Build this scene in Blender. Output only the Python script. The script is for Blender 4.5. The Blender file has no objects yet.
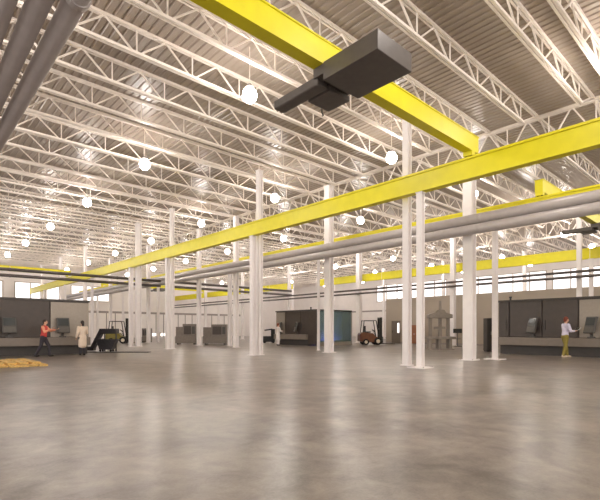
import bpy, bmesh, math, random
from mathutils import Vector, Matrix
random.seed(7)
scene = bpy.context.scene
COL = scene.collection
PI = math.pi
TH = math.atan(479/440.4)          # camera heading from the world X axis
EYE = 1.3
CT, ST = math.cos(TH), math.sin(TH)
RIGHT_HEADING = TH - PI/2          # heading of "to the right in the photograph"

# ------------------------------------------------------------------ materials
def lin(r, g, b):
    def f(c):
        c /= 255.0
        return c/12.92 if c <= .04045 else ((c+.055)/1.055)**2.4
    return (f(r), f(g), f(b), 1)

def mat(name, rgb, rough=.5, metal=0.0, var=.06, scale=6.0, bump=0.0, spec=.5, emit=None, strength=0):
    m = bpy.data.materials.new(name); m.use_nodes = True
    nt = m.node_tree; b = nt.nodes['Principled BSDF']
    tc = nt.nodes.new('ShaderNodeTexCoord')
    n = nt.nodes.new('ShaderNodeTexNoise'); n.inputs['Scale'].default_value = scale; n.inputs['Detail'].default_value = 4
    nt.links.new(tc.outputs['Object'], n.inputs['Vector'])
    r = nt.nodes.new('ShaderNodeValToRGB')
    c = lin(*rgb)
    r.color_ramp.elements[0].position = .3; r.color_ramp.elements[1].position = .7
    r.color_ramp.elements[0].color = tuple(max(0, v*(1-var)) for v in c[:3]) + (1,)
    r.color_ramp.elements[1].color = tuple(min(1, v*(1+var)) for v in c[:3]) + (1,)
    nt.links.new(n.outputs['Fac'], r.inputs['Fac']); nt.links.new(r.outputs['Color'], b.inputs['Base Color'])
    b.inputs['Roughness'].default_value = rough; b.inputs['Metallic'].default_value = metal
    b.inputs['Specular IOR Level'].default_value = spec
    if bump:
        bp = nt.nodes.new('ShaderNodeBump'); bp.inputs['Strength'].default_value = bump; bp.inputs['Distance'].default_value = .02
        nt.links.new(n.outputs['Fac'], bp.inputs['Height']); nt.links.new(bp.outputs['Normal'], b.inputs['Normal'])
    if emit:
        b.inputs['Emission Color'].default_value = lin(*emit); b.inputs['Emission Strength'].default_value = strength
    return m

def emission(name, rgb, strength):
    m = bpy.data.materials.new(name); m.use_nodes = True
    nt = m.node_tree; nt.nodes.remove(nt.nodes['Principled BSDF'])
    e = nt.nodes.new('ShaderNodeEmission'); e.inputs['Color'].default_value = lin(*rgb); e.inputs['Strength'].default_value = strength
    nt.links.new(e.outputs[0], nt.nodes['Material Output'].inputs['Surface'])
    return m

def floor_material():
    m = bpy.data.materials.new('polished_concrete'); m.use_nodes = True
    nt = m.node_tree; b = nt.nodes['Principled BSDF']; L = nt.links
    tc = nt.nodes.new('ShaderNodeTexCoord')
    def noise(sc, det, rough=.6, dist=0):
        n = nt.nodes.new('ShaderNodeTexNoise'); n.inputs['Scale'].default_value = sc
        n.inputs['Detail'].default_value = det; n.inputs['Roughness'].default_value = rough
        n.inputs['Distortion'].default_value = dist
        L.new(tc.outputs['Object'], n.inputs['Vector']); return n
    big = noise(.8, 6, .62, .6); mid = noise(3.2, 8, .68, .4); fine = noise(40, 3)
    mx = nt.nodes.new('ShaderNodeMix'); mx.data_type = 'FLOAT'; mx.inputs[0].default_value = .45
    L.new(big.outputs['Fac'], mx.inputs[2]); L.new(mid.outputs['Fac'], mx.inputs[3])
    mx2 = nt.nodes.new('ShaderNodeMix'); mx2.data_type = 'FLOAT'; mx2.inputs[0].default_value = .12
    L.new(mx.outputs[0], mx2.inputs[2]); L.new(fine.outputs['Fac'], mx2.inputs[3])
    r = nt.nodes.new('ShaderNodeValToRGB')
    r.color_ramp.elements[0].position = .38; r.color_ramp.elements[0].color = FLOOR_DARK
    r.color_ramp.elements[1].position = .62; r.color_ramp.elements[1].color = FLOOR_LIGHT
    L.new(mx2.outputs[0], r.inputs['Fac']); L.new(r.outputs['Color'], b.inputs['Base Color'])
    mr = nt.nodes.new('ShaderNodeMapRange'); mr.inputs['From Min'].default_value = .3; mr.inputs['From Max'].default_value = .7
    mr.inputs['To Min'].default_value = .285; mr.inputs['To Max'].default_value = .33
    L.new(mx.outputs[0], mr.inputs['Value']); L.new(mr.outputs['Result'], b.inputs['Roughness'])
    b.inputs['Specular IOR Level'].default_value = .42
    return m

FLOOR_DARK = lin(92, 83, 76); FLOOR_LIGHT = lin(160, 149, 140)
LAMP = 88
M = {}
M['floor'] = floor_material()
M['deck'] = mat('painted_roof_deck', (166, 152, 139), .36, .0, .03, 1.5, spec=.6)
M['wall'] = mat('white_wall_panel', (242, 235, 231), .6, 0, .03, 1.0)
M['partition'] = mat('beige_partition', (176, 163, 148), .55, 0, .04, 1.0)
M['white'] = mat('white_steel_paint', (242, 236, 234), .4, 0, .03, 3)
M['truss'] = mat('cream_steel_paint', (242, 232, 222), .45, 0, .03, 3)
M['yellow'] = mat('yellow_crane_paint', (230, 219, 26), .42, 0, .04, 3)
M['pipe'] = mat('grey_pipe_metal', (180, 172, 170), .29, .05, .05, 5)
M['darkpipe'] = mat('dark_pipe_metal', (96, 88, 84), .35, .3, .08, 5)
M['hoist'] = mat('hoist_dark_grey', (92, 86, 82), .45, .1, .08, 8)
M['black'] = mat('black_plastic', (32, 30, 30), .45, 0, .1, 10)
M['rubber'] = mat('black_rubber', (26, 25, 25), .75, 0, .1, 14)
M['machine_dark'] = mat('dark_glossy_panel', (80, 71, 66), .36, .0, .08, 4, spec=.35)
M['machine_light'] = mat('light_brushed_panel', (158, 148, 137), .4, .2, .05, 9)
M['machine_band'] = mat('beige_machine_band', (132, 121, 111), .45, .05, .05, 5)
M['machine_kick'] = mat('machine_plinth_grey', (74, 69, 66), .55, 0, .08, 5)
M['console'] = mat('console_grey', (78, 74, 70), .4, 0, .06, 10)
M['screen'] = mat('console_screen', (62, 66, 66), .15, 0, .05, 10, emit=(90, 100, 105), strength=.02)
M['keys'] = mat('console_keys', (94, 90, 84), .5, 0, .3, 60)
M['bin'] = mat('bin_dark_grey', (70, 68, 72), .5, .1, .1, 8)
M['fork_body'] = mat('forklift_brown_orange', (112, 66, 36), .5, 0, .15, 9)
M['fork_olive'] = mat('forklift_olive_yellow', (120, 108, 40), .5, 0, .12, 9)
M['fork_dark'] = mat('forklift_dark_steel', (38, 33, 28), .5, .3, .1, 9)
M['hub'] = mat('wheel_hub_cream', (220, 205, 180), .5, 0, .05, 10)
M['press'] = mat('press_grey', (146, 136, 126), .5, .1, .07, 6)
M['brown'] = mat('brown_locker', (150, 98, 66), .5, 0, .06, 6)
M['greymachine'] = mat('grey_brown_machine', (128, 118, 109), .45, .1, .1, 6)
M['skin'] = mat('skin', (205, 160, 132), .5, 0, .05, 20)
M['hair_dark'] = mat('dark_hair', (44, 32, 28), .6, 0, .2, 60)
M['hair_red'] = mat('red_brown_hair', (120, 54, 36), .6, 0, .2, 60)
M['red'] = mat('red_vest', (196, 62, 58), .7, 0, .12, 25)
M['orange'] = mat('orange_pink_sleeve', (226, 150, 120), .7, 0, .08, 25)
M['navy'] = mat('dark_trousers', (58, 54, 62), .8, 0, .12, 25)
M['coat'] = mat('cream_lab_coat', (238, 218, 198), .75, 0, .04, 20)
M['lavender'] = mat('pale_lavender_shirt', (222, 216, 236), .75, 0, .05, 20)
M['olive'] = mat('olive_yellow_trousers', (140, 126, 58), .8, 0, .12, 25)
M['offwhite'] = mat('off_white_clothes', (234, 226, 222), .75, 0, .04, 20)
M['shoe'] = mat('dark_shoe', (40, 34, 32), .6, 0, .1, 20)
M['tan_shoe'] = mat('pale_shoe', (200, 180, 156), .6, 0, .1, 20)
M['paper'] = mat('white_paper', (245, 242, 238), .7, 0, .02, 20)
M['lamp'] = emission('lamp_diffuser', (255, 247, 240), LAMP)
M['daylight'] = emission('daylight_pane', (255, 248, 246), 1.5)
M['blue_lamp'] = emission('violet_blue_work_lamp', (92, 100, 255), 45)
M['trim'] = mat('grey_wall_trim', (160, 150, 146), .5, 0, .05, 4)
M['door'] = mat('brown_grey_door', (120, 108, 98), .5, 0, .05, 4)
M['mullion'] = mat('beige_mullion', (190, 178, 166), .5, 0, .04, 4)
def timber():
    m = mat('yellow_timber', (226, 188, 112), .6, 0, .3, 3)
    nt = m.node_tree
    n = [x for x in nt.nodes if x.type == 'TEX_NOISE'][0]; tc = [x for x in nt.nodes if x.type == 'TEX_COORD'][0]
    mp = nt.nodes.new('ShaderNodeMapping'); mp.inputs['Scale'].default_value = (6, .5, 6)
    nt.links.new(tc.outputs['Object'], mp.inputs['Vector']); nt.links.new(mp.outputs['Vector'], n.inputs['Vector'])
    return m
M['timber'] = timber()
def glass():
    m = bpy.data.materials.new('tinted_green_glass'); m.use_nodes = True
    nt = m.node_tree; b = nt.nodes['Principled BSDF']
    b.inputs['Base Color'].default_value = lin(150, 165, 160); b.inputs['Roughness'].default_value = .05
    tr = nt.nodes.new('ShaderNodeBsdfTransparent'); tr.inputs['Color'].default_value = lin(196, 218, 214)
    ns = nt.nodes.new('ShaderNodeTexNoise'); ns.inputs['Scale'].default_value = .8
    mr = nt.nodes.new('ShaderNodeMapRange'); mr.inputs['To Min'].default_value = .3; mr.inputs['To Max'].default_value = .45
    mx = nt.nodes.new('ShaderNodeMixShader')
    nt.links.new(ns.outputs['Fac'], mr.inputs['Value']); nt.links.new(mr.outputs['Result'], mx.inputs[0])
    nt.links.new(tr.outputs[0], mx.inputs[1]); nt.links.new(b.outputs[0], mx.inputs[2])
    nt.links.new(mx.outputs[0], nt.nodes['Material Output'].inputs['Surface'])
    return m
M['glass'] = glass()

# ------------------------------------------------------------------ mesh helpers
class MB:
    def __init__(self): self.bm = bmesh.new()
    def box(self, c, s, rot=None):
        r = bmesh.ops.create_cube(self.bm, size=1)
        mtx = Matrix.Translation(Vector(c)) @ (rot.to_4x4() if rot else Matrix.Identity(4)) @ Matrix.Diagonal((s[0], s[1], s[2], 1))
        bmesh.ops.transform(self.bm, matrix=mtx, verts=r['verts']); return self
    def mm(self, a, b):
        return self.box([(a[i]+b[i])/2 for i in range(3)], [abs(b[i]-a[i]) for i in range(3)])
    def bar(self, p0, p1, w, h, up=(0, 0, 1)):
        p0, p1 = Vector(p0), Vector(p1); d = p1-p0; L = d.length; y = d.normalized(); u = Vector(up)
        if abs(y.dot(u)) > .98: u = Vector((1, 0, 0))
        x = y.cross(u).normalized(); z = x.cross(y)
        rot = Matrix((x, y, z)).transposed()
        return self.box((p0+p1)/2, (w, L, h), rot)
    def cyl(self, p0, p1, r, r2=None, seg=12):
        p0, p1 = Vector(p0), Vector(p1); d = p1-p0
        res = bmesh.ops.create_cone(self.bm, cap_ends=True, segments=seg, radius1=r, radius2=r if r2 is None else r2, depth=d.length)
        q = Vector((0, 0, 1)).rotation_difference(d.normalized()).to_matrix().to_4x4()
        bmesh.ops.transform(self.bm, matrix=Matrix.Translation((p0+p1)/2) @ q, verts=res['verts']); return self
    def ball(self, c, r, sub=2):
        res = bmesh.ops.create_icosphere(self.bm, subdivisions=sub, radius=1)
        rr = r if hasattr(r, '__len__') else (r, r, r)
        bmesh.ops.transform(self.bm, matrix=Matrix.Translation(Vector(c)) @ Matrix.Diagonal((*rr, 1)), verts=res['verts']); return self
    def prism(self, pts, axis, a, b):
        """pts: 2-D profile in the plane of the other two axes, pushed from a to b along axis"""
        def P(p, t):
            v = list(p); v.insert(axis, t); return v
        v0 = [self.bm.verts.new(P(p, a)) for p in pts]; v1 = [self.bm.verts.new(P(p, b)) for p in pts]
        n = len(pts)
        self.bm.faces.new(v0); self.bm.faces.new(v1[::-1])
        for i in range(n): self.bm.faces.new((v0[i], v1[i], v1[(i+1) % n], v0[(i+1) % n]))
        return self
    def mesh(self, name, material, smooth=False, bevel=0):
        bmesh.ops.recalc_face_normals(self.bm, faces=self.bm.faces[:])
        if bevel:
            bmesh.ops.bevel(self.bm, geom=[e for e in self.bm.edges], offset=bevel, segments=1, affect='EDGES', clamp_overlap=True)
        me = bpy.data.meshes.new(name); self.bm.to_mesh(me); self.bm.free()
        me.materials.append(material)
        if smooth:
            for p in me.polygons: p.use_smooth = True
        return me
    def build(self, name, material, parent=None, smooth=False, bevel=0, loc=None, rotz=None, label=None):
        return link(name, self.mesh(name, material, smooth, bevel), parent, loc, rotz, label)

def link(name, me, parent=None, loc=None, rotz=None, label=None):
    o = bpy.data.objects.new(name, me); COL.objects.link(o)
    if parent is not None: o.parent = parent
    if loc is not None: o.location = loc
    if rotz is not None: o.rotation_euler = (0, 0, rotz)
    if label: o['label'] = label
    return o

def tag(o, label, cat, group=None, kind=None):
    o['label'] = label; o['category'] = cat
    if group: o['group'] = group
    if kind: o['kind'] = kind
    return o
def empty(name, loc, rotz=0):
    o = bpy.data.objects.new(name, None); COL.objects.link(o); o.location = loc; o.rotation_euler = (0, 0, rotz)
    o.empty_display_size = .2
    return o
def thing(name, loc, rotz, label, cat, group=None):
    return tag(empty(name, loc, rotz), label, cat, group)
KIDS = {}
def copy_tree(o, parent=None):
    c = o.copy(); COL.objects.link(c)
    if parent is not None: c.parent = parent
    for ch in list(o.children): copy_tree(ch, c)
    return c
def struct(o, label=None, cat=None):
    o['kind'] = 'structure'
    if label: o['label'] = label
    if cat: o['category'] = cat
    return o
def ray(px, py):
    """floor point seen at a pixel of the photograph"""
    d = 440.4*EYE/(py-329); xc = (px-300)*d/440.4
    return (d*CT+xc*ST, d*ST-xc*CT)
def on_x(px, X):
    t = (px-300)/440.4; return X*(ST-t*CT)/(CT+t*ST)

# ------------------------------------------------------------------ the setting
X0, X1, Y0, Y1, ZD = -14.0, 58.6, -14.0, 66.0, 10.0
struct(MB().mm((X0, Y0, -.2), (X1, Y1, 0)).build('floor', M['floor']), 'polished mottled grey concrete floor', 'floor')
def deck():
    b = MB(); prof = []; x = X0; p = .25
    while x < X1:
        prof += [(x, ZD), (x+.15, ZD), (x+.18, ZD+.032), (x+.22, ZD+.032)]; x += p
    bm = b.bm
    va = [bm.verts.new((q[0], Y0, q[1])) for q in prof]; vb = [bm.verts.new((q[0], Y1, q[1])) for q in prof]
    for i in range(len(prof)-1): bm.faces.new((va[i], va[i+1], vb[i+1], vb[i]))
    b.mm((X0, Y0, ZD+.033), (X1, Y1, ZD+.12))
    return b
struct(deck().build('ceiling', M['deck']), 'ribbed metal roof deck', 'ceiling')

def wall_with_openings(name, axis, at, thick, lo, hi, rects, label):
    """one wall slab with rectangular openings; rects (a0, a1, z0, z1) along the wall"""
    b = MB(); top = ZD
    cuts = sorted(rects); a = lo
    def put(a0, a1, z0, z1):
        if a1-a0 < 1e-3 or z1-z0 < 1e-3: return
        if axis == 0: b.mm((at, a0, z0), (at+thick, a1, z1))
        else: b.mm((a0, at, z0), (a1, at+thick, z1))
    for (a0, a1, z0, z1) in cuts:
        put(a, a0, 0, top); put(a0, a1, 0, z0); put(a0, a1, z1, top); a = a1
    put(a, hi, 0, top)
    return struct(b.build(name, M['wall']), label, 'wall')
nwin = [0]
def window(axis, at, a0, a1, z0, z1, n, name='window'):
    nwin[0] += 1
    b = MB(); w = .12
    def put(bb, p0, p1, q0, q1, t0, t1):
        if axis == 0: bb.mm((at+t0, p0, q0), (at+t1, p1, q1))
        else: bb.mm((p0, at+t0, q0), (p1, at+t1, q1))
    put(b, a0, a1, z0, z0+w, -.05, .2); put(b, a0, a1, z1-w, z1, -.05, .2)
    for k in range(n+1):
        c = a0+(a1-a0)*k/n; c = min(max(c, a0+w/2), a1-w/2)
        put(b, c-w/2, c+w/2, z0+w, z1-w, -.05, .2)
    if z1-z0 > 2.5: put(b, a0+w, a1-w, z0+1.75, z0+1.85, -.05, .2)
    f = struct(b.build('%s_%d' % (name, nwin[0]), M['mullion']), 'bright daylit %s high in the far wall' % name, name)
    p = MB(); put(p, a0+.05, a1-.05, z0+.05, z1-.05, .08, .1)
    p.build('pane', M['daylight'], f)
DA, DB = 28.9, 32.6
wins_r = [(a, a+6.0, 5.7, 8.5) for a in (6.0, 12.6, 19.2, 25.8, 32.4, 39.0)]
wins_l = [(a, a+5.4, 5.2, 7.4) for a in (4.6, 11.2, 17.8)] + [(DA, DB, .05, .78)]
wall_with_openings('wall_right', 0, X1, .3, Y0, Y1, wins_r, 'white far wall on the right, with bright windows')
wall_with_openings('wall_left', 1, Y1, .3, X0, X1, wins_l, 'white far wall on the left, with bright windows')
fill_ops_n = [(a, a+7, .9, 8.8) for a in (-12, -4, 4, 12, 20, 28, 36)]  # unglazed bays added in the unseen walls so world light fills the hall
fill_ops_r = [(a, a+7, .9, 8.8) for a in (-12, -4, 4, 12, 20, 28, 36)]
wall_with_openings('wall_near', 0, X0-.3, .3, Y0, Y1, fill_ops_n, 'unseen white wall with open bays added for fill daylight')
wall_with_openings('wall_rear', 1, Y0-.3, .3, X0, X1, fill_ops_r, 'unseen white wall with open bays added for fill daylight')
for a in wins_r: window(0, X1, *a, 3)
for a in wins_l[:3]: window(1, Y1, *a, 3)
window(1, Y1, *wins_l[3], 2)
struct(MB().mm((8, Y1-.06, 3.6), (46, Y1, 3.9)).build('trim_1', M['trim']), 'grey rail along the left far wall', 'wall trim')
struct(MB().mm((X1-.06, -8, 4.15), (X1, 60, 4.4)).build('trim_2', M['trim']), 'grey rail along the right far wall', 'wall trim')
# panel ribs of the left far wall
b = MB()
for k in range(28): b.mm((10+k*1.25, Y1-.05, 0), (10.12+k*1.25, Y1, 3.6))
struct(b.build('trim_3', M['trim']), 'upright joints of the left far wall panels', 'wall trim')

# beige office partition on the right, with its door
PX, PH = 34.0, 4.1
PY1 = on_x(386, PX); D0, D1 = on_x(400.5, PX), on_x(391.5, PX)
b = MB()
b.mm((PX, -12, 0), (PX+.15, D0, PH)); b.mm((PX, D0, 2.05), (PX+.15, D1, PH)); b.mm((PX, D1, 0), (PX+.15, PY1, PH))
b.mm((PX+.15, PY1-.15, 0), (PX+12, PY1, PH)); b.mm((PX+.15, -12, PH-.15), (PX+12, PY1-.15, PH))
struct(b.build('wall_partition', M['partition']), 'beige office partition behind the machines at right', 'wall')
d = struct(MB().mm((PX+.03, D0, 0), (PX+.1, D1, 2.05)).build('door_1', M['door']), 'grey-brown door in the beige partition', 'door')
MB().mm((PX+.0, D0+.16, .95), (PX+.03, D0+.34, 1.85)).build('glass_slit', M['daylight'], d, label='bright narrow glass slit')
MB().bar((PX-.03, D1-.12, .95), (PX-.03, D1-.12, 1.15), .03, .03).build('door_handle', M['black'], d)
b = MB(); b.mm((PX-.03, -12, 0), (PX, D0, .12)); b.mm((PX-.03, D1, 0), (PX, PY1, .12))
struct(b.build('baseboard_right', M['trim']))

# ------------------------------------------------------------------ roof joists
ZB, ZT = 9.25, 9.95
SPAN = 19.36; XS = [-.08, 19.52, 39.12]; PANEL = (SPAN-2*1.66)/9
def joist_meshes():
    me = {}
    t = MB()
    for s in (-1, 1): t.mm((0, s*.015, ZT-.03), (SPAN, s*.075, ZT+.05))
    me['top_chord'] = t.mesh('top_chord', M['truss'])
    t = MB()
    for s in (-1, 1): t.mm((1.5, s*.015, ZB-.04), (SPAN-1.5, s*.08, ZB+.04))
    me['bottom_chord'] = t.mesh('bottom_chord', M['truss'])
    segs = []
    bn = [1.66+PANEL*k for k in range(10)]
    tn = [.9] + [(bn[k]+bn[k+1])/2 for k in range(9)] + [SPAN-.9]
    for k, xb in enumerate(bn):
        segs.append(('vertical', (xb, 0, ZB), (xb, 0, ZT)))
        segs.append(('diagonal', (tn[k] if k else .12, 0, ZT), (xb-.06, 0, ZB)))
        segs.append(('diagonal', (xb+.06, 0, ZB), (tn[k+1] if k < 9 else SPAN-.12, 0, ZT)))
    me['segs'] = []
    w = MB()
    for n, p, q in segs:
        s = .045 if n == 'diagonal' else .035
        me['segs'].append((n, MB().bar(p, q, s, s).mesh(n, M['truss'])))
        w.bar(p, q, s, s)
    me['web'] = w.mesh('web', M['truss'])
    return me
JM = joist_meshes()
def joist(x, y, detailed):
    o = thing('roof_joist', (x, y, 0), 0, 'cream open-web steel joist running under the ribbed roof deck', 'roof joist', 'open-web roof joists')
    link('top_chord', JM['top_chord'], o); link('bottom_chord', JM['bottom_chord'], o)
    if detailed:
        for n, m in JM['segs']: link(n, m, o)
    else: link('web', JM['web'], o)
ys = [8.65+1.96*k for k in range(-4, 30)] + [3.71]
for x in XS:
    for y in ys:
        if y > Y1-.3: continue
        near = (x < 1 and 2 < y < 17) or (x > 1 and x < 20 and 2 < y < 9)
        joist(x, y, near)

def girder_mesh():
    L = 9.8; g = {}
    t = MB()
    for s in (-1, 1): t.mm((s*.02, 0, 9.88), (s*.09, L, 10.0))
    g['top_chord'] = t.mesh('top_chord', M['truss'])
    t = MB()
    for s in (-1, 1): t.mm((s*.02, .9, 8.62), (s*.11, L-.9, 8.76))
    g['bottom_chord'] = t.mesh('bottom_chord', M['truss'])
    g['web'] = []
    n = 6; p = L/n
    for k in range(n):
        a, c, e = k*p, (k+.5)*p, (k+1)*p
        g['web'] += [('diagonal', MB().bar((0, a+.04, 9.9), (0, c-.05, 8.7), .05, .05).mesh('diagonal', M['truss'])),
                     ('diagonal', MB().bar((0, c+.05, 8.7), (0, e-.04, 9.9), .05, .05).mesh('diagonal', M['truss'])),
                     ('vertical', MB().bar((0, c, 8.7), (0, c, 9.9), .04, .04).mesh('vertical', M['truss']))]
    return g
GM = girder_mesh()
for gx in (-.2, 19.4, 39.0):
    for k in range(8):
        y = -12.5+9.8*k
        if y+9.8 > Y1: continue
        o = thing('joist_girder', (gx, y, 0), 0, 'deep cream lattice girder crossing beneath the ends of the roof joists', 'girder', 'lattice girders')
        link('top_chord', GM['top_chord'], o); link('bottom_chord', GM['bottom_chord'], o)
        for n, m in GM['web']: link(n, m, o)

# ------------------------------------------------------------------ columns and crane posts
def h_section(b, w, t, z0, z1):
    b.mm((-w/2, -w/2, z0), (-w/2+t, w/2, z1)); b.mm((w/2-t, -w/2, z0), (w/2, w/2, z1)); b.mm((-w/2+t, -t/2, z0), (w/2-t, t/2, z1))
    return b
def column(name, x, y, w, top, label, group, cat='column', plate=None):
    o = thing(name, (x, y, 0), 0, label, cat, group)
    t = max(.025, w*.13)
    h_section(MB(), w, t, .03, top-.03).build('shaft', M['white'], o)
    p = plate or w*.75
    MB().mm((-p, -p, 0), (p, p, .03)).build('base_plate', M['white'], o)
    MB().mm((-w*.62, -w*.62, top-.03), (w*.62, w*.62, top)).build('cap_plate', M['white'], o)
    if p > .2:
        b = MB()
        for sx in (-1, 1):
            for sy in (-1, 1): b.cyl((sx*p*.85, sy*p*.85, .03), (sx*p*.85, sy*p*.85, .06), .02, seg=6)
        b.build('anchor_bolts', M['pipe'], o)
    return o
CT_ = ZB-.04
G = 'tall white roof columns'
column('roof_column', 13.4, on_x(407, 13.4), .235, CT_, 'tall white roof column close beside the nearest crane post, right of centre', G)
column('roof_column', 13.4, on_x(259.5, 13.4), .25, CT_, 'tall white column whose head meets a roof joist left of centre', G)
column('roof_column', 13.4, on_x(172, 13.4), .24, CT_, 'white roof column in front of the two boxy grey machines at left', G)
column('roof_column', 13.4, on_x(138.3, 13.4), .36, CT_, 'white roof column just right of the partly hidden forklift', G, plate=.24)
column('roof_column', 17.7, on_x(469.5, 17.7), .40, CT_, 'thickest white column, under the end of the near yellow bridge', G)
column('roof_column', 17.7, on_x(329, 17.7), .38, CT_, 'white column partly covering the teal glass end of the centre machine', G)
column('roof_column', 17.7, on_x(236, 17.7), .30, CT_, 'broad white column just left of the centre-left twin column', G)
column('roof_column', 17.7, on_x(199, 17.7), .28, CT_, 'white column between the two boxy grey machines at left', G)
column('roof_column', 32.4, on_x(359, 32.4), .42, CT_, 'white column left of the brown forklift', G)
column('roof_column', 32.4, on_x(453, 32.4), .34, CT_, 'white column beside the small dark monitor stand', G)
column('roof_column', 32.4, 8.7, .26, CT_, 'white column rising behind the right-hand machine', G)
FARL = 'slim white roof column far back in the hall'
for x, ysf in ((13.4, (45.0, 53.5, 62)), (17.7, (40.5, 50.5, 59.4)), (32.4, (37, 46, 55)), (47.1, (9, 17.5, 26.5, 35, 44, 53))):
    for y in ysf: column('roof_column', x, y, .3, CT_, FARL, 'slim roof columns far back')
# runway beams
RB, RT = 5.87, 6.52
def runway(x, y0, y1, label):
    o = thing('runway_beam', (x, 0, 0), 0, label, 'crane beam', 'yellow crane runway beams')
    b = MB(); b.mm((-.14, y0, RB), (.14, y1, RB+.05)); b.mm((-.14, y0, RT-.05), (.14, y1, RT)); b.mm((-.09, y0, RB+.05), (.09, y1, RT-.05))
    b.build('beam', M['yellow'], o)
    MB().mm((-.03, y0, RT), (.03, y1, RT+.06)).build('rail', M['yellow'], o)
    return o
runway(12.95, -10, 65.9, 'long yellow runway beam crossing the whole picture in front of the columns')
runway(18.9, -10, 65.9, 'yellow runway beam just above the grey pipes at right')
runway(33.3, -10, 33.0, 'yellow runway beam low behind the thick columns, running to the right edge')
runway(33.3, 37.5, 65.9, 'short yellow runway beam far back left of the centre machine')
GP = 'slim white crane posts'
column('crane_post', 12.95, on_x(420.5, 12.95), .20, RB, 'slim white post holding the long yellow beam, right of centre', GP, 'post', .32)
column('crane_post', 12.95, on_x(253, 12.95), .24, RB, 'white post under the yellow beam, left half of the centre-left twin column', GP, 'post', .2)
column('crane_post', 12.95, on_x(167.5, 12.95), .22, RB, 'white post under the yellow beam before the boxy grey machines', GP, 'post', .2)
column('crane_post', 12.95, on_x(131, 12.95), .27, RB, 'white post partly covering the left forklift', GP, 'post', .18)
column('crane_post', 18.9, on_x(495, 18.9), .185, RB, 'slim white post at the left end of the right-hand machine', GP, 'post', .34)
column('crane_post', 18.9, on_x(318.5, 18.9), .12, RB, 'thin white post close to the left of the column by the teal glass', GP, 'post')
column('crane_post', 18.9, on_x(230, 18.9), .26, RB, 'white post at the left edge of the broad column left of centre', GP, 'post')
column('crane_post', 33.3, 8.26, .22, RB, 'thin white post behind the right-hand machine near the picture edge', GP, 'post')
for x, ysf in ((12.95, (41.5, 50, 58.5)), (18.9, (41, 50, 58.5)), (33.3, (27.8, 44.5, 53))):
    for y in ysf: column('crane_post', x, y, .2, RB, 'white crane post far back under a yellow beam', 'crane posts far back', 'post')

# ------------------------------------------------------------------ overhead pipes
def pipe(name, p0, p1, r, m, label, group, joints=6.0, hang=None):
    o = thing(name, (0, 0, 0), 0, label, 'pipe', group)
    p0, p1 = Vector(p0), Vector(p1)
    MB().cyl(p0, p1, r, seg=20).build('tube', m, o, smooth=False)
    for p in o.children[0].data.polygons: p.use_smooth = len(p.vertices) == 4
    L = (p1-p0).length; d = (p1-p0).normalized()
    k = joints*.5
    while k < L:
        c = p0+d*k
        MB().cyl(c-d*.05, c+d*.05, r*(1.14 if r < .19 else 1.02), seg=20).build('coupling', m, o)
        if hang: MB().cyl(c+Vector((0, 0, r)), (c.x, c.y, hang), .012, seg=6).build('hanger_rod', M['truss'], o)
        k += joints
    return o
GPp = 'grey overhead pipes'
pipe('overhead_pipe', (17.1, -12, 5.7), (17.1, 65.8, 5.7), .2, M['pipe'], 'upper grey pipe of the pair crossing in front of the right columns', GPp, 8)
pipe('overhead_pipe', (17.0, -12, 5.28), (17.0, 65.8, 5.28), .2, M['pipe'], 'lower grey pipe of the pair crossing in front of the right columns', GPp, 8)
for i, (x, lb) in enumerate(((1.70, 'grey pipe overhead at top left, rightmost of the three'), (1.36, 'grey pipe overhead at top left, middle of the three'), (1.02, 'grey pipe overhead at the top left corner, leftmost of the three'))):
    pipe('overhead_pipe', (x, -12, 5.5), (x, 65.8, 5.5), .135, M['pipe'], lb, GPp, 12, ZB-.04)
GPd = 'thin dark overhead pipes'
pipe('overhead_pipe', (31.95, -12, 4.95), (31.95, 65.8, 4.95), .085, M['darkpipe'], 'upper thin dark pipe running to the right edge below the low yellow beam', GPd, 8, ZD)
pipe('overhead_pipe', (31.95, -12, 4.62), (31.95, 65.8, 4.62), .085, M['darkpipe'], 'lower thin dark pipe running to the right edge below the low yellow beam', GPd, 8, 4.87)
for z, wd in ((5.42, 'upper'), (5.0, 'lower')):
    pipe('overhead_pipe', (2.2, 36, z), (16.8, 36, z), .11, M['darkpipe'], wd+' dark pipe crossing from the left edge to the left white posts', GPd, 7.3, ZD if z > 5.2 else 5.3)
    pipe('overhead_pipe', (17.35, 36, z), (31.8, 36, z), .11, M['darkpipe'], wd+' dark pipe running from the left posts behind the centre-left twin column', GPd, 7.3, ZD if z > 5.2 else 5.3)

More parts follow.
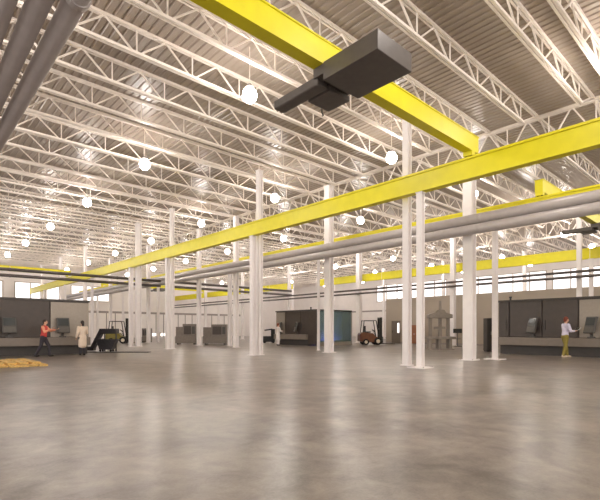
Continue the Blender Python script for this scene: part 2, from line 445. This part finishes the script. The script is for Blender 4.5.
# ------------------------------------------------------------------ bridge cranes
def bridge(x0, x1, y, label, zb=6.72):
    o = thing('bridge_crane', (0, y, 0), 0, label, 'bridge crane', 'yellow bridge cranes')
    b = MB(); b.mm((x0, -.145, zb), (x1, .145, zb+.5)); b.mm((x0, -.17, zb+.47), (x1, .17, zb+.5))
    b.build('girder', M['yellow'], o)
    for x in (x0+.12, x1-.32):
        e = MB().mm((x-.1, -.14, RT+.07), (x+.1, .14, zb)).build('end_truck', M['yellow'], o)
        for s in (-1, 1):
            MB().cyl((x-.05, s*.08, RT+.12), (x+.05, s*.08, RT+.12), .06, seg=16).build('wheel', M['fork_dark'], e)
    return o
def hoist(x, y, label, zb=6.72):
    """x: middle of the main box"""
    o = thing('hoist_trolley', (x, y, 0), 0, label, 'crane hoist', 'dark crane hoists')
    z = zb
    MB().mm((-.545, -1.555, z-.38), (.545, -.185, z-.01)).build('motor_housing', M['hoist'], o, bevel=.008)
    MB().mm((-.455, .065, z-.33), (-.145, 1.5, z-.13)).build('drive_arm', M['hoist'], o, bevel=.02)
    MB().mm((-.105, .065, z-.33), (.575, .73, z-.2)).build('rope_drum_cover', M['hoist'], o, bevel=.02)
    MB().mm((-.5, -.2, z-.2), (.5, .14, z-.005)).build('carriage', M['hoist'], o)
    MB().mm((-.27, -.06, z-.22), (-.12, .16, z-.01)).build('hanger_post', M['black'], o)
    h = MB(); h.cyl((.3, .68, z-.32), (.3, .68, z-.44), .015, seg=8)
    h.bar((.3, .68, z-.44), (.35, .68, z-.49), .02, .02); h.bar((.35, .68, z-.49), (.31, .68, z-.52), .02, .02)
    h.build('hook', M['black'], o)
    return o
bridge(-1.6, 13.28, 6.435, 'large yellow bridge beam crossing overhead in the foreground')
hoist(6.925, 6.435, 'dark grey hoist box slung on the large foreground yellow bridge')
bridge(18.75, 33.4, 6.435, 'yellow bridge beam whose end stands on the beam above the right pipes')
hoist(26.9, 6.435, 'dark hoist under the yellow bridge at the right edge')
bridge(-1.6, 13.1, 48.7, 'distant yellow bridge beam meeting the long beam at far left')
hoist(5.0, 48.7, 'distant dark hoist at the left edge above the machine')
bridge(18.75, 33.4, 56.7, 'distant yellow bridge beam behind the left twin columns')
hoist(26.0, 56.7, 'distant dark hoist seen between the left columns')

# ------------------------------------------------------------------ pendant lamps
LZ, LR = 8.5, .23
gm = MB().ball((0, 0, LZ), LR, 2).mesh('globe', M['lamp'], True)
cm = MB().cyl((0, 0, LZ+LR+.02), (0, 0, LZ+LR+.12), .11, .06, seg=14).mesh('lamp_cap', M['pipe'])
def uplight_shield():  # unseen cap added above the globe to cut its light on the roof
    b = MB(); n = 20; prev = None
    for k in range(5):
        a = math.radians(8+k*6); r = .26
        ring = [b.bm.verts.new((r*math.sin(a)*math.cos(2*PI*i/n), r*math.sin(a)*math.sin(2*PI*i/n), LZ+r*math.cos(a))) for i in range(n)]
        if prev:
            for i in range(n): b.bm.faces.new((prev[i], prev[(i+1) % n], ring[(i+1) % n], ring[i]))
        prev = ring
    return b.mesh('uplight_shield', M['white'], True)
rm = uplight_shield()
wm = MB().cyl((0, 0, LZ+LR+.12), (0, 0, ZD), .014, seg=6).mesh('cord', M['truss'])
special = {(1, 2): 'largest glowing round lamp in view, left of the dark hoist',
           (1, 3): 'round pendant lamp below the bright patch on the roof deck',
           (1, 4): 'round pendant lamp, second below the bright roof patch',
           (2, 2): 'bright round lamp just left of the tall column right of centre',
           (2, 3): 'round lamp right beside the head of the centre-left twin column',
           (3, 3): 'round lamp between the long yellow beam and the grey pipes, near the middle',
           (3, 2): 'small round lamp beside the thickest column',
           (5, 2): 'round lamp by the dark hoist near the right edge',
           (2, 1): 'round lamp cut by the right edge of the picture, high under the roof'}
for i in range(8):
    for j in range(9):
        if j == 0 and i > 3: continue
        x = .7+7.35*i; y = (-4.6, 3.2, 11.05, 18.8, 26.7, 34.7, 42.7, 50.7, 58.7)[j]
        lb = special.get((i, j), 'small distant round pendant lamp under the roof joists')
        o = thing('pendant_lamp', (x, y, 0), 0, lb, 'pendant lamp', 'round pendant lamps' if (i, j) in special else 'distant round pendant lamps')
        link('globe', gm, o); link('uplight_shield', rm, o); link('lamp_cap', cm, o); link('cord', wm, o)

# ------------------------------------------------------------------ machining centres
def console(parent, x, y, z0, tilt=.25, yaw=0.0):
    """control panel on a stubby pedestal; the machine front looks towards -y"""
    c = MB(); c.mm((x-.13, y-.15, z0), (x+.13, y+.12, z0+.06)); c.mm((x-.05, y-.05, z0+.06), (x+.05, y+.05, z0+.2))
    c.bar((x, y, z0+.18), (x, y-.12, z0+.28), .09, .09)
    o = c.build('control_console', M['console'], parent)
    r = Matrix.Rotation(yaw, 3, 'Z') @ Matrix.Rotation(-tilt, 3, 'X')
    ctr = Vector((x, y-.12, z0+.6))
    MB().box(ctr, (.58, .09, .78), r).build('console_body', M['console'], o, bevel=.015)
    MB().box(ctr+r @ Vector((0, -.05, .15)), (.48, .015, .36), r).build('console_screen', M['screen'], o)
    MB().box(ctr+r @ Vector((0, -.05, -.22)), (.48, .015, .24), r).build('console_keys', M['keys'], o)
    return o
def machine(loc, rotz, label, segs, depth, consoles, end_glass=False, beacon=None, H=2.8, yaw=0.0):
    """local x runs left to right along the front, front plane y=0 facing -y. segs: (x0, x1, 'dark'|'light')"""
    o = thing('machining_center', (loc[0], loc[1], 0), rotz, label, 'machine', 'large enclosed machining centres')
    L0, L1 = segs[0][0], segs[-1][1]
    MB().mm((L0+.05, .12, 0), (L1-(1.05 if end_glass else .05), depth-.1, .47)).build('plinth', M['machine_kick'], o)
    MB().mm((L0, -.25, .47), (L1-(1.0 if end_glass else 0), depth, .88)).build('lower_band', M['machine_band'], o, bevel=.02)
    if end_glass:
        b = MB(); b.mm((L0, .06, .88), (L1-1.0, depth, H-.06)); b.mm((L1-1.0, depth-.06, .1), (L1-.09, depth, H-.11)); b.mm((L1-1.0, 0, .1), (L1-.1, .05, H-.1))
        b.build('housing', M['machine_dark'], o)
        g = MB().mm((L1-.05, .08, .3), (L1-.02, depth-.05, H-.1)).build('glass_end', M['glass'], o, label='teal tinted glass end wall')
        f = MB(); f.mm((L1-.08, .02, .0), (L1, .1, H)); f.mm((L1-.08, depth-.1, 0), (L1, depth, H)); f.mm((L1-.08, .1, H-.1), (L1, depth-.1, H)); f.mm((L1-.1, 0, .0), (L1+.02, depth, .12)); f.mm((L1-.09, .1, .12), (L1-.06, depth-.1, .42))
        f.build('end_frame', M['machine_light'], o)
        MB().mm((L1-.99, .12, .12), (L1-.95, depth-.12, H-.12)).build('inner_wall', M['white'], o, label='pale inner wall behind the glass')
        lamp = MB().ball((L1-.75, 2.3, .24), (.05, .75, .05), 2).build('work_lamp', M['blue_lamp'], o, label='violet-blue glowing work lamp behind the glass')
    else:
        MB().mm((L0, .06, .88), (L1, depth, H-.06)).build('housing', M['machine_dark'], o)
    for (a, c, k) in segs:
        if k == 'dark':
            n = 2 if c-a > 2.4 else 1
            for i in range(n):
                p0, p1 = a+(c-a)*i/n+.02, a+(c-a)*(i+1)/n-.02
                dd = MB().mm((p0, -.02, .9), (p1, .06, H-.1)).build('sliding_door', M['machine_dark'], o, bevel=.015)
                hx = p1-.12 if i == 0 else p0+.12
                MB().mm((hx-.015, -.07, 1.25), (hx+.015, -.02, 1.75)).build('door_handle', M['machine_kick'], dd)
        else:
            MB().mm((a+.02, .0, .9), (c-.02, .06, H-.14)).build('side_panel', M['machine_light'], o, label='lighter beige-grey front panel')
    MB().mm((L0-.02, -.05, H-.1), (L1+.02 if not end_glass else L1, depth, H)).build('roof_rim', M['machine_kick'], o)
    for cx in consoles: console(o, cx, -.12, .88, yaw=yaw)
    if beacon is not None:
        t = MB(); t.cyl((beacon, .3, H), (beacon, .3, H+.12), .05, seg=10); t.cyl((beacon, .3, H+.12), (beacon, .3, H+.2), .07, seg=10)
        t.build('signal_beacon', M['black'], o)
    return o
# right-hand machine: front looks along -X (local +x is world -Y)
FX = 23.5
machine((FX, on_x(498.5, FX)), -PI/2, 'long dark enclosed machine at the right edge, behind the man in olive trousers', [(0, .55, 'dark'), (.57, 3.7, 'dark'), (3.72, 7.6, 'light')], 4, [1.75, 4.25], beacon=.5, yaw=-.55)
# left machine: front looks along -Y
machine((1.5, 24.7), 0, 'long dark enclosed machine at the left edge, behind the person in red', [(0, 4.2, 'dark'), (4.22, 6.05, 'light')], 3.4, [2.45, 4.75])
# centre machine
machine((FX, on_x(276, FX)), -PI/2, 'enclosed dark machine at centre with a teal glass end', [(0, 1.15, 'light'), (1.17, 4.9, 'dark')], 4, [.75, 2.75], end_glass=True, beacon=3.9, yaw=-.5)

# ------------------------------------------------------------------ smaller equipment
def forklift(px, py, heading, label, body):
    x, y = ray(px, py)
    o = thing('forklift', (x, y, 0), heading, label, 'forklift', 'forklifts')
    # local +x = forwards
    MB().prism([(-.95, .22), (.35, .22), (.35, .62), (.1, .68), (-.1, .95), (-.95, 1.05), (-1.05, .85), (-1.05, .35)], 1, -.5, .5).build('chassis', body, o, bevel=.03)
    MB().prism([(-1.2, .3), (-.85, .25), (-.85, 1.0), (-1.1, 1.0), (-1.2, .85)], 1, -.48, .48).build('counterweight', body, o, bevel=.04)
    MB().mm((-.75, -.25, 1.0), (-.25, .25, 1.1)).box((-.72, 0, 1.3), (.1, .46, .5)).build('seat', M['black'], o)
    s = MB(); s.cyl((.22, 0, .65), (.05, 0, 1.15), .025); s.cyl((.04, 0, 1.13), (.07, 0, 1.17), .17, seg=16); s.build('steering_wheel', M['black'], o)
    g = MB()
    for sy in (-.44, .44):
        g.bar((.36, sy, .65), (.15, sy, 1.98), .06, .06); g.bar((-.95, sy, 1.0), (-.85, sy, 1.98), .06, .06); g.bar((.15, sy, 1.98), (-.88, sy, 1.98), .06, .06)
    for k in range(6): g.bar((-.85+k*.2, -.44, 1.98), (-.85+k*.2, .44, 1.98), .04, .04)
    g.build('overhead_guard', M['fork_dark'], o)
    m = MB()
    for sy in (-.33, .33): m.mm((.48, sy-.06, .08), (.66, sy+.06, 2.25))
    for z in (.5, 1.3, 2.19): m.mm((.5, -.3, z-.05), (.6, .3, z+.05))
    for sy in (-.12, .12): m.cyl((.57, sy, .3), (.57, sy, 2.0), .03)
    ms = m.build('mast', M['fork_dark'], o)
    MB().mm((.67, -.45, .25), (.72, .45, .33)).mm((.67, -.45, .6), (.72, .45, .68)).build('carriage', M['fork_dark'], o)
    for sy in (-.27, .27): MB().mm((.72, sy-.06, .07), (.77, sy+.06, .66)).mm((.77, sy-.06, .07), (1.75, sy+.06, .11)).build('fork', M['fork_dark'], o)
    for (wx, r) in ((.28, .31), (-.72, .25)):
        for sy in (-1, 1):
            w = MB().cyl((wx, sy*.36, r), (wx, sy*.56, r), r, seg=24).build('wheel', M['rubber'], o)
            MB().cyl((wx, sy*.555, r), (wx, sy*.575, r), r*.5, seg=16).build('wheel_hub', M['hub'], w, label='cream wheel hub')
    return o
forklift(373, 344.8, RIGHT_HEADING+.1, 'brown forklift with a raised dark mast, right of the teal glass', M['fork_body'])
forklift(121, 343.5, RIGHT_HEADING+.15, 'olive forklift half hidden behind the left white posts', M['fork_olive'])

def at(px, py): return ray(px, py)
# chip conveyor and bin
x, y = at(107, 351.3); HR = RIGHT_HEADING
o = thing('chip_conveyor', (x, y, 0), HR, 'dark inclined conveyor with a raised head at the right end of the left machine', 'conveyor')
MB().mm((-.5, .05, 1.02), (.52, .5, 1.32)).build('discharge_head', M['bin'], o, bevel=.03)
MB().prism([(-1.1, .1), (-.9, .06), (-.36, 1.08), (-.52, 1.22)], 1, .1, .45).build('incline', M['bin'], o)
MB().mm((-1.5, .1, .04), (-.85, .45, .26)).build('intake_trough', M['bin'], o)
for sx in (-.25, .42): MB().mm((sx-.03, .24, 0), (sx+.03, .3, 1.05)).build('leg', M['bin'], o)
o = thing('chip_bin', (x, y, 0), HR, 'dark tapered bin standing under the conveyor head', 'bin')
b = MB(); b.prism([(-.4, .7), (-.24, .12), (.46, .12), (.72, .7)], 1, -.5, -.02); b.build('tub', M['bin'], o, bevel=.015)
b = MB(); b.mm((-.43, -.53, .66), (.75, -.48, .71)); b.mm((-.43, -.04, .66), (.75, .01, .71)); b.build('rim', M['bin'], o)
for sx in (-.2, .4):
    for sy in (-.42, -.1): MB().cyl((sx, sy-.02, .06), (sx, sy+.02, .06), .06, seg=12).build('caster', M['rubber'], o)
x, y = at(108, 352.2)
tag(MB().mm((-1.9, -.28, 0), (2.15, .28, .02)).build('floor_mat', M['rubber'], loc=(x+.1, y-.2, 0), rotz=HR), 'thin dark mat on the floor before the bin', 'floor mat')

# boxy grey machines far left
def boxy(px, py, w, h, label, step=True, rot=None, d=1.1):
    x, y = at(px, py)
    o = thing('machine_tool', (x, y, 0), HR if rot is None else rot, label, 'machine', 'boxy grey machine tools')
    MB().mm((-w/2, 0, .1), (w/2, d, h*.42)).build('base_cabinet', M['greymachine'], o, bevel=.02)
    x0 = -w/2+(.35*w if step else 0)
    MB().mm((x0, .05, h*.42), (w/2, d, h)).build('upper_housing', M['greymachine'], o, bevel=.02)
    if step: MB().mm((-w/2+.02, .1, h*.42), (x0, d*.9, h*.86)).build('tool_cabinet', M['greymachine'], o, bevel=.02)
    MB().mm((x0+.12, .02, h*.5), (w/2-.4, .05, h*.9)).build('door_window', M['machine_dark'], o)
    MB().mm((w/2-.34, .0, h*.52), (w/2-.08, .05, h*.88)).build('control_panel', M['console'], o)
    for sx in (-1, 1): MB().mm((sx*w*.4-.06, .1, 0), (sx*w*.4+.06, d-.1, .1)).build('foot', M['black'], o)
    return o
boxy(185.5, 344.6, 1.72, 1.72, 'grey boxy machine between the two left white columns')
boxy(214.5, 344.8, 1.95, 1.68, 'grey boxy machine left of the broad white column')
boxy(145, 342.5, .66, 1.36, 'small dark cabinet machine beside the bright low opening', step=False)
# dark powered stacker left of the centre machine
x, y = at(269, 343)
o = thing('stacker_truck', (x, y, 0), HR, 'dark low truck with a tall upright, left of the centre machine', 'truck')
MB().mm((-.55, -.4, .12), (.35, .4, .62)).build('battery_body', M['black'], o, bevel=.04)
MB().mm((.2, -.38, .1), (.55, .38, 1.3)).build('mast_housing', M['black'], o, bevel=.03)
MB().bar((.3, 0, 1.28), (-.4, 0, 1.18), .55, .12).build('canopy', M['black'], o)
for sx in (-.4, .4):
    for sy in (-.3, .3): MB().cyl((sx, sy-.05, .12), (sx, sy+.05, .12), .12, seg=14).build('wheel', M['rubber'], o)
# press
x, y = at(440, 349.5)
o = thing('press', (x, y, 0), HR, 'grey-beige upright press with three posts and a cylinder on top', 'press')
w = .78
for sx in (-.62, -.0, .5): MB().mm((sx-.09, -.1, .82), (sx+.09, .12, 2.02)).build('upright', M['press'], o)
MB().prism([(-w, 1.98), (.72, 1.98), (.72, 2.22), (.3, 2.32), (.2, 2.5), (-.25, 2.5), (-.35, 2.34), (-w, 2.22)], 1, -.28, .28).build('crosshead', M['press'], o, bevel=.02)
MB().cyl((-.0, 0, 2.5), (-.0, 0, 3.08), .085, seg=16).build('cylinder', M['press'], o)
MB().mm((-w-.1, -.4, .66), (w+.1, .4, .82)).build('table', M['press'], o, bevel=.02)
for sx in (-.68, -.1, .58): MB().mm((sx-.09, -.3, .06), (sx+.09, .3, .66)).build('leg', M['press'], o)
MB().mm((-.85, -.38, 0), (.8, .38, .06)).build('foot_rail', M['press'], o)
MB().mm((-.35, -.14, 1.3), (.3, .14, 1.45)).build('ram_plate', M['press'], o)
# monitor stand
x, y = at(457.5, 346.5)
o = thing('monitor_stand', (x, y, 0), HR, 'small dark monitor on a thin pole beside the press', 'monitor stand')
MB().box((0, 0, .02), (.5, .4, .04)).build('base', M['console'], o)
MB().cyl((0, 0, .04), (0, 0, 1.05), .03).build('pole', M['console'], o)
MB().mm((-.32, -.05, 1.0), (.32, .03, 1.32)).build('monitor', M['black'], o, bevel=.01)
MB().mm((-.2, -.2, .55), (.2, .1, .59)).build('shelf', M['console'], o)
# tall dark cabinet
x, y = at(489.6, 351.8)
o = thing('electrical_cabinet', (x, y, 0), HR, 'tall narrow dark cabinet left of the slim post at the right machine', 'cabinet')
MB().mm((-.15, 0, .06), (.15, .5, 1.92)).build('body', M['machine_kick'], o, bevel=.01)
MB().mm((-.13, -.02, .1), (.13, 0, 1.86)).build('door', M['machine_kick'], o)
MB().mm((.07, -.045, .95), (.09, -.02, 1.15)).build('handle', M['pipe'], o)
MB().mm((-.13, .02, 0), (.13, .48, .06)).build('plinth', M['black'], o)
# brown locker
x, y = at(414, 344.5)
o = thing('locker', (x, y, 0), HR, 'brown locker seen in the gap between the tall column and its post', 'locker')
MB().mm((-.3, 0, .08), (.3, .5, 1.62)).build('body', M['brown'], o, bevel=.01)
for s in (-1, 1):
    dd = MB().mm((s*.15-.14, -.02, .12), (s*.15+.14, 0, 1.58)).build('door', M['brown'], o)
    MB().mm((s*.04-.01, -.04, .8), (s*.04+.01, -.02, .95)).build('handle', M['pipe'], dd)
for sx in (-.26, .26): MB().mm((sx-.03, .05, 0), (sx+.03, .45, .08)).build('foot', M['black'], o)

# ------------------------------------------------------------------ timber boards lying on the floor at left
GT = 'yellow timber boards'
bx0, by0 = 0.55, 17.35
k = 0
for layer in range(2):
    nb = 12 if layer == 0 else 9
    for i in range(nb):
        w = .26; L = random.uniform(2.7, 3.3)
        xx = bx0+.14+i*(.285 if layer == 0 else .36)+layer*.1; yy = by0+random.uniform(0, .35)+layer*.2
        rz = random.uniform(-.004, .004) if layer == 0 else random.uniform(-.016, .016)
        if layer == 1: L *= .82
        lb = 'yellow-brown timber board lying flat on the floor at the left edge' if layer == 0 else 'yellow-brown timber board lying askew on top of the floor boards at the left edge'
        tag(MB().mm((-w/2, 0, 0), (w/2, L, .07)).build('timber_board', M['timber'], loc=(xx, yy, .0+layer*.072), rotz=rz, bevel=.006), lb, 'timber board', GT+(' on the floor' if layer == 0 else ' on top'))

# ------------------------------------------------------------------ people
def chain(b, pts, seg=10):
    """tapered limb through (point, radius) pairs with round joints"""
    for (p, r) in pts: b.ball(p, r, 2)
    for (p, r), (q, s) in zip(pts, pts[1:]): 
        if (Vector(q)-Vector(p)).length > 1e-4: b.cyl(p, q, r, s, seg=seg)
def remeshed(b, name, m, parent, vox, label=None):
    o = b.build(name, m, parent, True, label=label)
    md = o.modifiers.new('skin_merge', 'REMESH'); md.mode = 'VOXEL'; md.voxel_size = vox; md.use_smooth_shade = True
    sm = o.modifiers.new('soft', 'SMOOTH'); sm.iterations = 3; sm.factor = .5
    return o
def hand(b, wrist, d, palm_n, side):
    d = Vector(d).normalized(); n = Vector(palm_n).normalized(); u = n.cross(d).normalized()*side
    w = Vector(wrist); c = w+d*.05
    for t in (-.028, -.009, .01, .028): chain(b, [(w+d*.015+u*t*.5, .02), (w+d*.085+u*t, .014)])
    for t, L in ((-.031, .062), (-.011, .075), (.01, .08), (.03, .07)):
        p = w+d*.09+u*t; q = p+d*L*.55+n*.008; r = q+d*L*.35+n*.028
        chain(b, [(p, .0095), (q, .009), (r, .0078)], 8)
    p = w+d*.03+u*.034; q = p+d*.03+u*.03+n*.012; r = q+d*.032+u*.006+n*.02
    chain(b, [(p, .013), (q, .011), (r, .009)], 8)
def human(loc, heading, label, arms, feet, hair, shirt, trousers, shoes, sleeves=None, coat=None, scale=1.0, head_dir=(1, 0, 0), lean=.0, long_hair=False, vest=False):
    """local +x faces forwards. arms: two of (elbow, wrist); feet: two ankle points; y>0 is the left side"""
    o = thing('person', (loc[0], loc[1], 0), heading, label, 'person', 'people in the hall')
    o.scale = (scale,)*3
    hip = Vector((0, 0, .93)); neck = Vector((lean, 0, 1.46)); chest = Vector((lean*.75, 0, 1.27))
    hd = Vector(head_dir).normalized(); hc = neck+Vector((.025, 0, .165))
    body = MB()
    chain(body, [(hip, .12), (hip+Vector((lean*.4, 0, .16)), .105), (chest, .125), (neck-Vector((0, 0, .04)), .06), (neck+Vector((.01, 0, .06)), .052), (hc-Vector((0, 0, .05)), .06)])
    body.ball(hc, (.092, .075, .115), 3)
    side = Vector((-hd.y, hd.x, 0))
    body.ball(hc+hd*.03-Vector((0, 0, .07)), (.05, .048, .045), 2)              # jaw
    chain(body, [(hc+hd*.088+Vector((0, 0, .005)), .011), (hc+hd*.107-Vector((0, 0, .028)), .015)])   # nose
    body.ball(hc+hd*.082-Vector((0, 0, .06)), .02, 2)                            # mouth
    for s in (-1, 1):
        body.ball(hc+side*s*.076-Vector((0, 0, .01)), (.018, .012, .03), 2)      # ears
        body.ball(hc+hd*.08+side*s*.03+Vector((0, 0, .018)), .013, 2)            # brow
    SH = []
    for s, (elbow, wrist, palm) in zip((1, -1), arms):
        sh = Vector((lean*.9, s*.19, 1.40)); SH.append(sh)
        e, w = Vector(elbow), Vector(wrist)
        chain(body, [(chest+Vector((0, s*.08, .06)), .1), (sh, .058), ((sh+e)/2, .05), (e, .04), ((e*.6+w*.4), .042), (w, .027)])
        hand(body, w, w-e, palm, s)
    legs = []
    for s, (knee, ankle) in zip((1, -1), feet):
        h = hip+Vector((0, s*.09, -.04)); kn, an = Vector(knee), Vector(ankle)
        legs.append((s, h, kn, an))
        chain(body, [(h, .095), ((h+kn)/2, .078), (kn, .056), (kn*.65+an*.35, .056), (an, .038)])
        body.ball(an+Vector((.06, 0, -.04)), (.12, .04, .035), 2)
    remeshed(body, 'body', M['skin'], o, .0085)
    # eyes
    e = MB()
    for s in (-1, 1): e.ball(hc+hd*.084+side*s*.03+Vector((0, 0, .0)), .0095, 1)
    e.build('eyes', M['black'], o)
    # hair
    h = MB(); h.ball(hc-hd*.018+Vector((0, 0, .028)), (.1, .086, .11), 3)
    h.ball(hc-hd*.045-Vector((0, 0, .02)), (.065, .075, .085), 2)
    if long_hair: h.ball(hc-hd*.075-Vector((0, 0, .07)), (.05, .07, .11), 2)
    cutter = h
    remeshed(cutter, 'hair', hair, o, .012)
    # trousers
    t = MB(); chain(t, [(hip+Vector((0, 0, .06)), .128), (hip, .134)])
    for s, hh, kn, an in legs:
        chain(t, [(hip+Vector((0, s*.05, -.02)), .115), (hh, .108), ((hh+kn)/2, .092), (kn, .072), (kn*.6+an*.4, .07), (an+Vector((0, 0, .01)), .058)])
    remeshed(t, 'trousers', trousers, o, .013)
    # shirt
    t = MB(); chain(t, [(hip+Vector((lean*.1, 0, .05)), .14), (hip+Vector((lean*.4, 0, .17)), .126), (chest, .142), (neck-Vector((0, 0, .05)), .085)])
    for s in (1, -1): t.ball(chest+Vector((0, s*.08, .03)), (.115, .1, .14), 2)
    sl = t if sleeves is None else MB()
    for s, sh, (elbow, wrist, palm) in zip((1, -1), SH, arms):
        ee, w = Vector(elbow), Vector(wrist)
        chain(t, [(chest+Vector((0, s*.1, .07)), .108), (sh, .07)])
        chain(sl, [(sh, .07), ((sh+ee)/2, .063), (ee, .054), (ee*.3+w*.7, .047), (ee*.12+w*.88, .04)])
    remeshed(t, 'shirt' if not vest else 'vest', shirt, o, .013)
    if sleeves is not None: remeshed(sl, 'sleeves', sleeves, o, .013)
    if coat is not None:
        c = MB(); chain(c, [(Vector((0, 0, .55)), .15), (Vector((0, 0, .75)), .15), (hip, .15), (hip+Vector((0, 0, .15)), .145), (chest, .158), (neck-Vector((0, 0, .06)), .09)])
        for s in (1, -1):
            c.ball(chest+Vector((0, s*.08, .03)), (.125, .11, .15), 2); chain(c, [(hip+Vector((0, s*.05, 0)), .14), (Vector((0, s*.06, .5)), .14)])
        for s, sh, (elbow, wrist, palm) in zip((1, -1), SH, arms):
            ee, w = Vector(elbow), Vector(wrist)
            chain(c, [(chest+Vector((0, s*.1, .07)), .115), (sh, .08), (ee, .062), (ee*.1+w*.9, .05)])
        remeshed(c, 'lab_coat', coat, o, .014)
    for s, hh, kn, an in legs:
        sb = MB(); z = an.z
        sb.ball((an.x+.05, an.y, z-.045), (.14, .05, .045), 2); sb.ball((an.x-.02, an.y, z-.01), (.055, .05, .06), 2)
        remeshed(sb, 'shoe', shoes, o, .012)
    return o
STAND = [((.02, .1, .5), (0, .1, .09)), ((.02, -.1, .5), (0, -.1, .09))]
# right: olive trousers, holding a white tablet
x, y = at(565, 357.6)
human((x, y), RIGHT_HEADING, 'person with red-brown hair, pale lavender shirt and olive trousers, holding a white tablet',
      [((.1, .25, 1.13), (.36, .14, 1.12), (0, 0, 1)), ((.1, -.25, 1.13), (.36, -.1, 1.14), (0, 0, 1))],
      [((.1, .1, .5), (.17, .12, .09)), ((-.04, -.1, .5), (-.15, -.12, .09))],
      M['hair_red'], M['lavender'], M['olive'], M['tan_shoe'], scale=1.06, lean=.03)
R2 = Matrix.Rotation(RIGHT_HEADING, 3, 'Z')
p = Vector((x, y, 0))+R2 @ Vector((.57, 0, 1.3))
tb = thing('tablet', (p.x, p.y, p.z), RIGHT_HEADING, 'white tablet held by the person in olive trousers', 'tablet')
rt = Matrix.Rotation(-.7, 3, 'Y')
MB().box((0, 0, 0), (.2, .28, .012), rt).build('tablet_case', M['paper'], tb, bevel=.003)
MB().box(rt @ Vector((0, 0, .008)), (.17, .25, .004), rt).build('tablet_screen', M['screen'], tb)
# left: red vest, striding with arms reaching to the right
x, y = at(43.5, 356.6)
human((x, y), RIGHT_HEADING+.15, 'person in a red vest and dark trousers striding with arms reaching right',
      [((.2, .26, 1.2), (.47, .2, 1.27), (0, 0, 1)), ((.16, -.27, 1.16), (.42, -.16, 1.3), (0, 0, 1))],
      [((.2, .09, .5), (.24, .1, .09)), ((-.08, -.09, .5), (-.3, -.1, .09))],
      M['hair_dark'], M['red'], M['navy'], M['shoe'], sleeves=M['orange'], lean=.05, vest=True)
# lab coat, back to the camera
x, y = at(82.5, 355.3)
human((x, y), PI/2+.1, 'person with dark hair in a long cream lab coat, back turned, facing the left machine',
      [((-.02, .25, 1.12), (.1, .26, .9), (0, -1, 0)), ((.05, -.25, 1.12), (.25, -.2, 1.05), (0, 1, 0))],
      STAND, M['hair_dark'], M['coat'], M['navy'], M['shoe'], coat=M['coat'], long_hair=True, scale=.98)
# far person at the centre machine
x, y = at(278, 345.6)
human((x, y), -.2, 'distant person with red-brown hair in off-white clothes at the centre machine',
      [((0, .26, 1.14), (.1, .26, .9), (0, -1, 0)), ((.08, -.26, 1.14), (.3, -.14, 1.14), (0, 1, 0))],
      STAND, M['hair_red'], M['offwhite'], M['offwhite'], M['shoe'], coat=M['offwhite'])

# ------------------------------------------------------------------ world, camera, view
w = bpy.data.worlds.new('World'); scene.world = w; w.use_nodes = True
w.node_tree.nodes['Background'].inputs['Color'].default_value = (1, .95, .9, 1)
w.node_tree.nodes['Background'].inputs['Strength'].default_value = 2.2
cam = bpy.data.cameras.new('camera'); co = bpy.data.objects.new('camera', cam); COL.objects.link(co)
co.location = (0, 0, EYE); co.rotation_euler = (PI/2, 0, TH-PI/2)
cam.sensor_fit = 'HORIZONTAL'; cam.sensor_width = 36; cam.lens = 36*440.4/600
cam.shift_x = 0; cam.shift_y = 79/600; cam.clip_start = .05; cam.clip_end = 300
scene.camera = co
vs = scene.view_settings
vs.view_transform = 'Standard'; vs.look = 'None'; vs.gamma = 1; vs.use_curve_mapping = False; vs.exposure = 0.5
scene.cycles.use_denoising = True
scene.cycles.max_bounces = 8; scene.cycles.diffuse_bounces = 5; scene.cycles.glossy_bounces = 4
